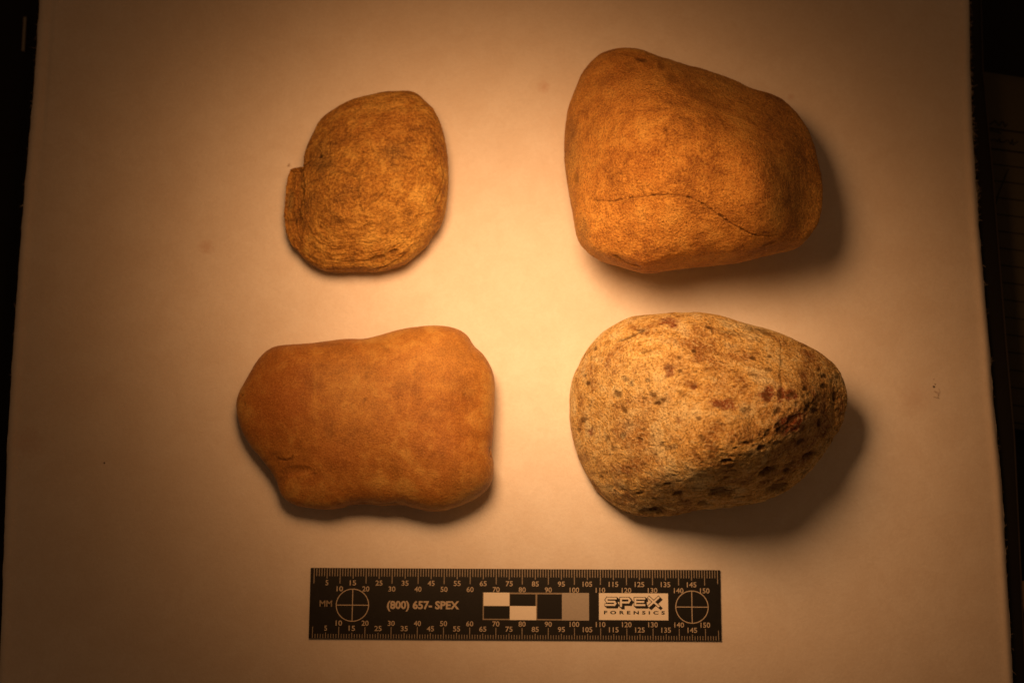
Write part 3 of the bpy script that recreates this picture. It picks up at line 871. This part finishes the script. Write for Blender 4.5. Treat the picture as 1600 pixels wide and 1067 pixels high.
for x, y, rx, ry, an, k, a_, dep in (
    (1046, 501, 15, 5, 0, R_, .6, .2), (1052, 510, 6, 3, 0, R_, .7, 0), (1002, 516, 6, 4, 0, G_, .7, .2), (1085, 603, 6, 5.5, 0, R_, 1, .3), (1085, 603, 4, 4, 0, D_, .45, .2),
    (1048, 574, 9, 5, 0, R_, .7, .3), (1048, 573, 7, 3.5, 0, D_, .45, .1), (1046, 584, 7, 4, 15, R_, .8, .3), (1062, 579, 3, 2.5, 0, D_, .6, .2), (1092, 560, 12, 6, 0, R_, .35, 0),
    (1085, 548, 3, 2.5, 0, D_, .7, .2), (1061, 558, 3, 3, 0, D_, .6, .2), (920, 598, 3.4, 3, 0, D_, .75, .3), (914, 587, 2.6, 2.6, 0, G_, .8, .1), (975, 591, 5, 4, 0, G_, .6, .1),
    (986, 600, 3.4, 4, 0, G_, .7, .1), (1012, 594, 3.4, 3.4, 0, G_, .7, .1), (966, 616, 7, 3.6, -48, D_, .6, .4), (1020, 617, 6.5, 3.6, -45, D_, .6, .4), (1026, 630, 6.5, 3.2, 10, D_, .65, .4),
    (1036, 624, 5, 4, -20, D_, .65, .3), (976, 641, 6, 3, -45, D_, .5, .3), (931, 545, 2.6, 3.2, 0, D_, .6, .3), (922, 634, 3, 2.4, 0, D_, .6, .3), (1006, 622, 3, 2, 0, D_, .5, .2),
    (1107, 511, 5, 2.6, -20, D_, .7, .5), (1177, 560, 4.5, 3.2, 0, D_, .7, .5), (1204, 557, 4, 2, 0, D_, .6, .3), (1200, 577, 5, 3, 0, D_, .5, .2), (1130, 631, 18, 8, -4, R_, 1, .2), (1122, 631, 7, 5, -4, D_, .25, .1),
    (1197, 617, 12, 9, 20, R_, 1, .3), (1197, 617, 7, 6, 0, D_, .45, .2), (1219, 617, 6, 10, 0, R_, 1, .3), (1219, 616, 4, 6, 0, D_, .6, .4), (1235, 617, 9, 7, -20, R_, 1, .3), (1237, 616, 5, 4, 0, D_, .6, .3),
    (1154, 548, 5, 2.4, 0, D_, .5, .3), (1280, 577, 3.4, 3.4, 0, D_, .7, .5), (1289, 588, 3.4, 3.4, 0, D_, .7, .5), (1288, 603, 4.5, 3.4, 0, D_, .7, .5), (1259, 607, 3.4, 3, 0, D_, .7, .4),
    (1262, 637, 7, 4, 50, D_, .8, .7), (1273, 641, 4.5, 5, 0, D_, .8, .6), (1166, 640, 9, 4, 0, G_, .6, .2), (1215, 642, 6, 4, 40, D_, .7, .5), (1237, 661, 22, 13, 25, R_, 1, .5), (1240, 656, 10, 4, 40, D_, .5, .7),
    (1222, 672, 8, 6, 30, D_, .6, .6), (1216, 667, 5, 7, 0, D_, .6, .5), (1200, 677, 4, 7, -20, D_, .6, .6), (1167, 692, 5.5, 3, 0, D_, .85, .8), (1189, 700, 6, 4, 30, D_, .85, .9), (1136, 720, 8, 2.6, 12, D_, .9, 1.0),
    (1198, 736, 12, 4.2, 28, D_, .95, 2.0), (1266, 710, 9, 3.6, 30, D_, .9, 1.4), (1125, 767, 17, 7, 8, D_, .6, 1.2), (1214, 761, 17, 6, 12, D_, .6, 1.2), (1098, 785, 7, 3.6, 8, D_, .5, .6), (1150, 700, 3, 2, 0, D_, .7, .5),
    (912, 655, 4.5, 3.6, 0, D_, .6, .3), (973, 680, 4.5, 5.5, -20, G_, .8, .1), (923, 675, 5, 4, 0, R_, .8, .1), (998, 685, 7, 2, -20, D_, .6, .4), (1091, 653, 5, 3.4, 0, D_, .6, .3), (1096, 685, 5, 4, 0, D_, .5, .3),
    (1049, 699, 9, 4, 10, G_, .6, .2), (1018, 797, 16, 4.5, 5, D_, .7, 1.2), (1006, 670, 3, 2.5, 0, D_, .5, .2), (1034, 694, 2.6, 4, 0, D_, .5, .2), (1250, 690, 6, 3, 40, D_, .8, .9), (1280, 660, 3, 6, 0, D_, .7, .8),
    (905, 672, 3, 3, 0, D_, .5, .2), (1110, 690, 3, 2, 0, D_, .5, .3), (1145, 690, 3, 2, 0, D_, .5, .3), (1230, 735, 5, 3, 40, D_, .8, .8), (1060, 770, 8, 3, 10, D_, .7, .8), (1045, 755, 5, 2, 10, D_, .7, .7),
    (1000, 770, 5, 2, 0, D_, .6, .6), (975, 765, 4, 2, -20, D_, .6, .5), (940, 745, 4, 2, -40, D_, .5, .3), (1140, 520, 20, 4, -12, G_, .4, .1), (1175, 515, 14, 3, -15, D_, .35, .2), (1196, 520, 10, 3, -18, D_, .4, .2),
    (1120, 566, 20, 6, -10, R_, .25, 0), (985, 735, 14, 10, 0, R_, .25, 0), (1060, 655, 5, 4, 0, R_, .5, 0), (1305, 620, 3, 8, 0, D_, .6, .6)):
    g = s.spot(x, y, rx * 1.05, ry * 1.05, an, .3, .75); s.disp(-.8 * dep * g); s.add(k, g * min(.95, a_ * 1.3))
s.add('light', s.spot(1000, 585, 45, 22, 0, 1.0, .7) * .35 + s.spot(1050, 645, 60, 20, 0, 1, .7) * .3 + s.spot(940, 700, 30, 30, 0, 1, .7) * .2)  # lamp-facing side painted paler, standing in for stronger light
s.add('red', s.spot(1250, 660, 60, 45, 0, 1.0, .8) * .35)
o_br = s.build("stone", M['br'])
tag(o_br, "pale egg-shaped stone covered in dark and rust-red flecks and pits, lower right", "stone")

# ------------------------------------------------------------------ scale ruler
UL, UR, BR_, BL_ = unproj(486.2, 886.8), unproj(1124, 890.6), unproj(1127.2, 1000.5), unproj(482.3, 997)
ang = math.atan2(((UR - UL) + (BR_ - BL_))[1], ((UR - UL) + (BR_ - BL_))[0])
mid = (UL + UR + BR_ + BL_) / 4
LEN = (np.linalg.norm(UR - UL) + np.linalg.norm(BR_ - BL_)) / 2
HGT = (np.linalg.norm(UL - BL_) + np.linalg.norm(UR - BR_)) / 2
print("ruler", LEN * 1000, HGT * 1000, math.degrees(ang))
RT = 0.0008
rul = empty("scale_ruler", (mid[0], mid[1], 0.0), ang)
tag(rul, "black 150 millimetre photo scale with cream ticks and numbers, below the two lower stones", "scale ruler")
K = LEN / 157.4           # metres per printed millimetre
KY = HGT / 27.2
def rp(x, yt, z=0.0):     # x: printed mm, yt: mm below the top edge
    return ((x + 1.4) * K - LEN / 2, HGT / 2 - yt * KY, RT + z)
bm = bmesh.new()
N = 157
# nibbled right end: small uneven steps
pts = [(-LEN / 2, HGT / 2), (-LEN / 2, -HGT / 2)]
pts += [(LEN / 2, -HGT / 2)]
for k in range(1, 60):
    y = -HGT / 2 + HGT * k / 60
    pts.append((LEN / 2 + (0.00010 if k % 2 else -0.00008) + random.uniform(-.00003, .00003), y))
pts += [(LEN / 2, HGT / 2)]
lo = [bm.verts.new((x, y, 0.00005)) for x, y in pts]
hi = [bm.verts.new((x, y, RT)) for x, y in pts]
bm.faces.new(hi); bm.faces.new(lo[::-1])
for i in range(len(pts)):
    j = (i + 1) % len(pts)
    bm.faces.new((lo[i], lo[j], hi[j], hi[i]))
bmesh.ops.recalc_face_normals(bm, faces=bm.faces[:])
me = bpy.data.meshes.new("ruler_body"); bm.to_mesh(me); bm.free(); me.materials.append(M['rblack'])
link(bpy.data.objects.new("ruler_body", me), rul)


def quads_obj(name, rects, mat, z=0.00005, parent=None):
    vs, fs = [], []
    for (x0, y0, x1, y1) in rects:
        q = len(vs)
        vs += [rp(x0, y1, z), rp(x1, y1, z), rp(x1, y0, z), rp(x0, y0, z)]
        fs.append((q, q + 1, q + 2, q + 3))
    return mesh_obj(name, vs, fs, mat, parent or rul)


for top in (True, False):
    rc = []
    for k in range(0, 156):
        if k in (0, 155) or (k % 10 == 0):
            L, w = (6.0, 0.34) if top else (4.5, 0.30)
            if k == 155: L -= .6
        elif k % 5 == 0: L, w = (4.1, 0.34) if top else (2.3, 0.30)
        else: L, w = (3.2, 0.32) if top else (1.75, 0.28)
        if top: rc.append((k - w / 2, 0.12, k + w / 2, L))
        else: rc.append((k - w / 2, 27.2 - L, k + w / 2, 27.08))
    quads_obj("tick_marks", rc, M['ink'])


def text_mesh(body, size, sx=1.0, offset=0.0, spacing=1.0):
    cu = bpy.data.curves.new("t", 'FONT')
    cu.body = body; cu.size = size; cu.align_x = 'CENTER'; cu.align_y = 'CENTER'
    cu.offset = offset; cu.space_character = spacing; cu.resolution_u = 3; cu.fill_mode = 'FRONT'
    o = bpy.data.objects.new("t", cu); COL.objects.link(o)
    bpy.context.view_layer.update()
    dg = bpy.context.evaluated_depsgraph_get()
    me = bpy.data.meshes.new_from_object(o.evaluated_get(dg))
    COL.objects.unlink(o); bpy.data.objects.remove(o); bpy.data.curves.remove(cu)
    co = np.zeros(len(me.vertices) * 3); me.vertices.foreach_get("co", co); co = co.reshape(-1, 3)
    c = (co.max(0) + co.min(0)) / 2
    return me, co - c, co.max(0) - co.min(0)


def text_fit(name, body, x0, x1, y0, y1, mat, z=0.0001, offset=0.02, spacing=1.0, bold=None):
    """lettering filling the printed-mm box"""
    me, co, sz = text_mesh(body, 1.0, offset=offset, spacing=spacing)
    co = co * [(x1 - x0) / sz[0], (y1 - y0) / sz[1], 0]
    cx, cy = (x0 + x1) / 2, (y0 + y1) / 2
    out = np.array([rp(cx + a, cy - b, z) for a, b, _ in co])
    me.vertices.foreach_set("co", out.ravel()); me.materials.clear(); me.materials.append(mat); me.name = name
    return link(bpy.data.objects.new(name, me), rul)


for k in range(5, 151, 5):
    s_ = str(k)
    wd = {1: 1.05, 2: 2.7, 3: 3.9}[len(s_)] 
    if s_[0] == '1': wd -= .25
    ten = k % 10 == 0
    for top in (True, False):
        cy = (8.05 if ten else 5.75) if top else 27.2 - (5.95 if ten else 3.95)
        text_fit("numeral", s_, k - wd / 2, k + wd / 2, cy - 1.0, cy + 1.0, M['inkhi'], offset=0.012)
text_fit("unit_lettering", "MM", 2.4, 7.2, 12.6, 15.0, M['ink'], offset=0.02)
text_fit("phone_lettering", "(800) 657- SPEX", 28.2, 55.9, 12.5, 16.7, M['inkhi'], offset=0.038)


def target_mark(xc, yc=14.35, R=6.2):
    vs, fs = [], []
    n = 72; w = .17
    for i in range(n):
        a = 2 * math.pi * i / n
        for r in (R - w, R + w): vs.append(rp(xc + r * math.cos(a), yc + r * math.sin(a), 0.00008))
    for i in range(n):
        j = (i + 1) % n
        fs.append((2 * i, 2 * j, 2 * j + 1, 2 * i + 1))
    q = len(vs)
    for (x0, y0, x1, y1) in ((xc - R + w, yc - .16, xc + R - w, yc + .16),):
        vs += [rp(x0, y1, .00008), rp(x1, y1, .00008), rp(x1, y0, .00008), rp(x0, y0, .00008)]; fs.append((q, q + 1, q + 2, q + 3)); q += 4
    for (y0, y1) in ((yc - R + w, yc - .16), (yc + .16, yc + R - w)):
        x0, x1 = xc - .16, xc + .16
        vs += [rp(x0, y1, .00008), rp(x1, y1, .00008), rp(x1, y0, .00008), rp(x0, y0, .00008)]; fs.append((q, q + 1, q + 2, q + 3)); q += 4
    mesh_obj("crosshair_circle", vs, fs, M['inkhi'], rul)
target_mark(15.0); target_mark(145.0)

# grey scale block: frame, white, black and grey patches
yA, yB, yM = 9.15, 19.75, 14.3
quads_obj("patch_frame", [(64.9, yA, 105.6, yB)], M['ink'], 0.00005)
for nm, rc, mt in (("white_patch", (65.2, yA + .05, 75.1, yM), 'white'), ("black_patch", (65.35, yM + .15, 75.2, yB - .5), 'bpatch'),
                   ("black_patch", (75.3, yA + .6, 85.1, yM - .05), 'bpatch'), ("white_patch", (75.3, yM + .05, 85.4, yB - .05), 'white'),
                   ("black_patch", (85.75, yA + .6, 95.2, yB - .5), 'bpatch'), ("grey_patch", (95.25, yA, 105.6, yB), 'grey')):
    quads_obj(nm, [rc], M[mt], 0.00010)
# logo panel
pn_ = quads_obj("logo_panel", [(109.4, 9.15, 135.9, 19.5)], M['white'], 0.00005)
LX0, LX1, LY0, LY1 = 111.5, 133.4, 10.75, 14.15
def logo_strokes(letter, grow):
    """wide block letters as strokes in a unit box (w 1, h 1), y down"""
    P = {'S': [[(.96, .13), (.18, .13), (.08, .3), (.18, .5), (.82, .5), (.92, .7), (.82, .87), (.04, .87)]],
         'P': [[(.12, 1.0), (.12, .13), (.8, .13), (.93, .34), (.8, .58), (.12, .58)]],
         'E': [[(.96, .13), (.12, .13), (.12, .87), (.96, .87)], [(.12, .5), (.86, .5)]],
         'X': [[(.06, .0), (.94, 1.0)], [(.94, .0), (.06, 1.0)]]}[letter]
    return P
def logo(name, z, width, dx, dy, mat, steps=1):
    vs, fs = [], []
    lw = (LX1 - LX0) / 4.0
    zi = 0
    for st_ in range(steps):
        fx = dx * (st_ + 1) / steps if steps > 1 else dx
        fy = dy * (st_ + 1) / steps if steps > 1 else dy
        for li, ch in enumerate("SPEX"):
            ox = LX0 + li * lw + .35
            for pl in logo_strokes(ch, 0):
                pm_ = [(ox + x * (lw - 1.25) + fx, LY0 + y * (LY1 - LY0) + fy) for x, y in pl]
                for (xa, ya), (xb, yb) in zip(pm_[:-1], pm_[1:]):
                    L = math.hypot(xb - xa, yb - ya)
                    ex, ey = (xb - xa) / L * width * .42, (yb - ya) / L * width * .42
                    nx_, ny_ = -(yb - ya) / L * width / 2, (xb - xa) / L * width / 2
                    zi += 1
                    zz = z + zi * 1.5e-7
                    q = len(vs)
                    vs += [rp(xa - ex + nx_, ya - ey + ny_, zz), rp(xb + ex + nx_, yb + ey + ny_, zz), rp(xb + ex - nx_, yb + ey - ny_, zz), rp(xa - ex - nx_, ya - ey - ny_, zz)]
                    fs.append((q, q + 1, q + 2, q + 3))
    return mesh_obj(name, vs, fs, mat, rul)
logo("logo_shadow", 0.00008, 1.15, .85, .75, M['pblack'], 5)
logo("logo_outline", 0.00012, 1.20, 0, 0, M['pblack'])
logo("logo_lettering", 0.00016, .72, 0, 0, M['white'])
text_fit("company_lettering", "FORENSICS", 111.3, 134.6, 15.95, 17.3, M['pblack'], offset=0.035, spacing=1.75)

# ------------------------------------------------------------------ specks and lint on the sheet
def lump_mesh(name, r, seed, mat, loc, squash=.5):
    bm = bmesh.new()
    bmesh.ops.create_icosphere(bm, subdivisions=2, radius=r)
    rr = random.Random(seed)
    for v in bm.verts:
        v.co *= rr.uniform(.65, 1.3); v.co.z *= squash; v.co.z += r * squash * .7
    me = bpy.data.meshes.new(name); bm.to_mesh(me); bm.free(); me.materials.append(mat)
    o = link(bpy.data.objects.new(name, me)); o.location = loc
    return o
def fuzz(name, px, py, r, n, seed, mat, label, cat, core=.3):
    rr = random.Random(seed)
    c_ = unproj(px, py)
    vs, fs = [], []
    for _ in range(n):
        a = rr.uniform(0, 6.28); p = Vector((rr.uniform(-1, 1) * r * core, rr.uniform(-1, 1) * r * core, 0.0002))
        b0 = len(vs); k_ = 5
        for k in range(k_ + 1):
            d = Vector((math.cos(a), math.sin(a), rr.uniform(-.2, .3)))
            sd = Vector((-d.y, d.x, 0)) * .00005
            vs += [tuple(p - sd), tuple(p + sd), tuple(p + Vector((0, 0, .00006)))]
            p = p + d * r / k_ * rr.uniform(.5, 1.2); p.z = max(p.z, .00005); a += rr.uniform(-.9, .9)
        for k in range(k_):
            q = b0 + 3 * k
            for i in range(3): fs.append((q + i, q + (i + 1) % 3, q + 3 + (i + 1) % 3, q + 3 + i))
    o = mesh_obj(name, vs, fs, mat); o.location = (c_[0], c_[1], 0)
    tag(o, label, cat)
    return o
e = empty("dirt_speck", tuple(unproj(1459, 604)))
tag(e, "dark crumb with wisps of lint on bare foam near the sheet's right edge", "dirt speck")
lump_mesh("crumb", .00042, 1, M['grit'], (0, 0, -.0001)).parent = e
l2 = lump_mesh("crumb", .00022, 2, M['grit'], (.0006, .0010, -.0001)); l2.parent = e
l3 = lump_mesh("crumb", .00016, 3, M['lint'], (.0002, .0030, -.0001)); l3.parent = e
f1 = fuzz("lint", 1452, 258, .002, 1, 1, M['lint'], None, None); bpy.data.objects.remove(f1)
fuzz("lint", 452, 258, .0012, 6, 4, M['lint'], "tiny wisp of brown lint beside the notch of the small banded stone", "lint", .4)
fuzz("lint", 1470, 613, .0040, 4, 9, M['lint'], "faint brown lint threads just below the dark crumb near the right edge", "lint", .8)
t1 = lump_mesh("dirt_speck", .00028, 5, M['grit'], tuple(unproj(163, 723)), .5)
tag(t1, "single tiny dark speck on the dim left side of the foam sheet", "dirt speck")
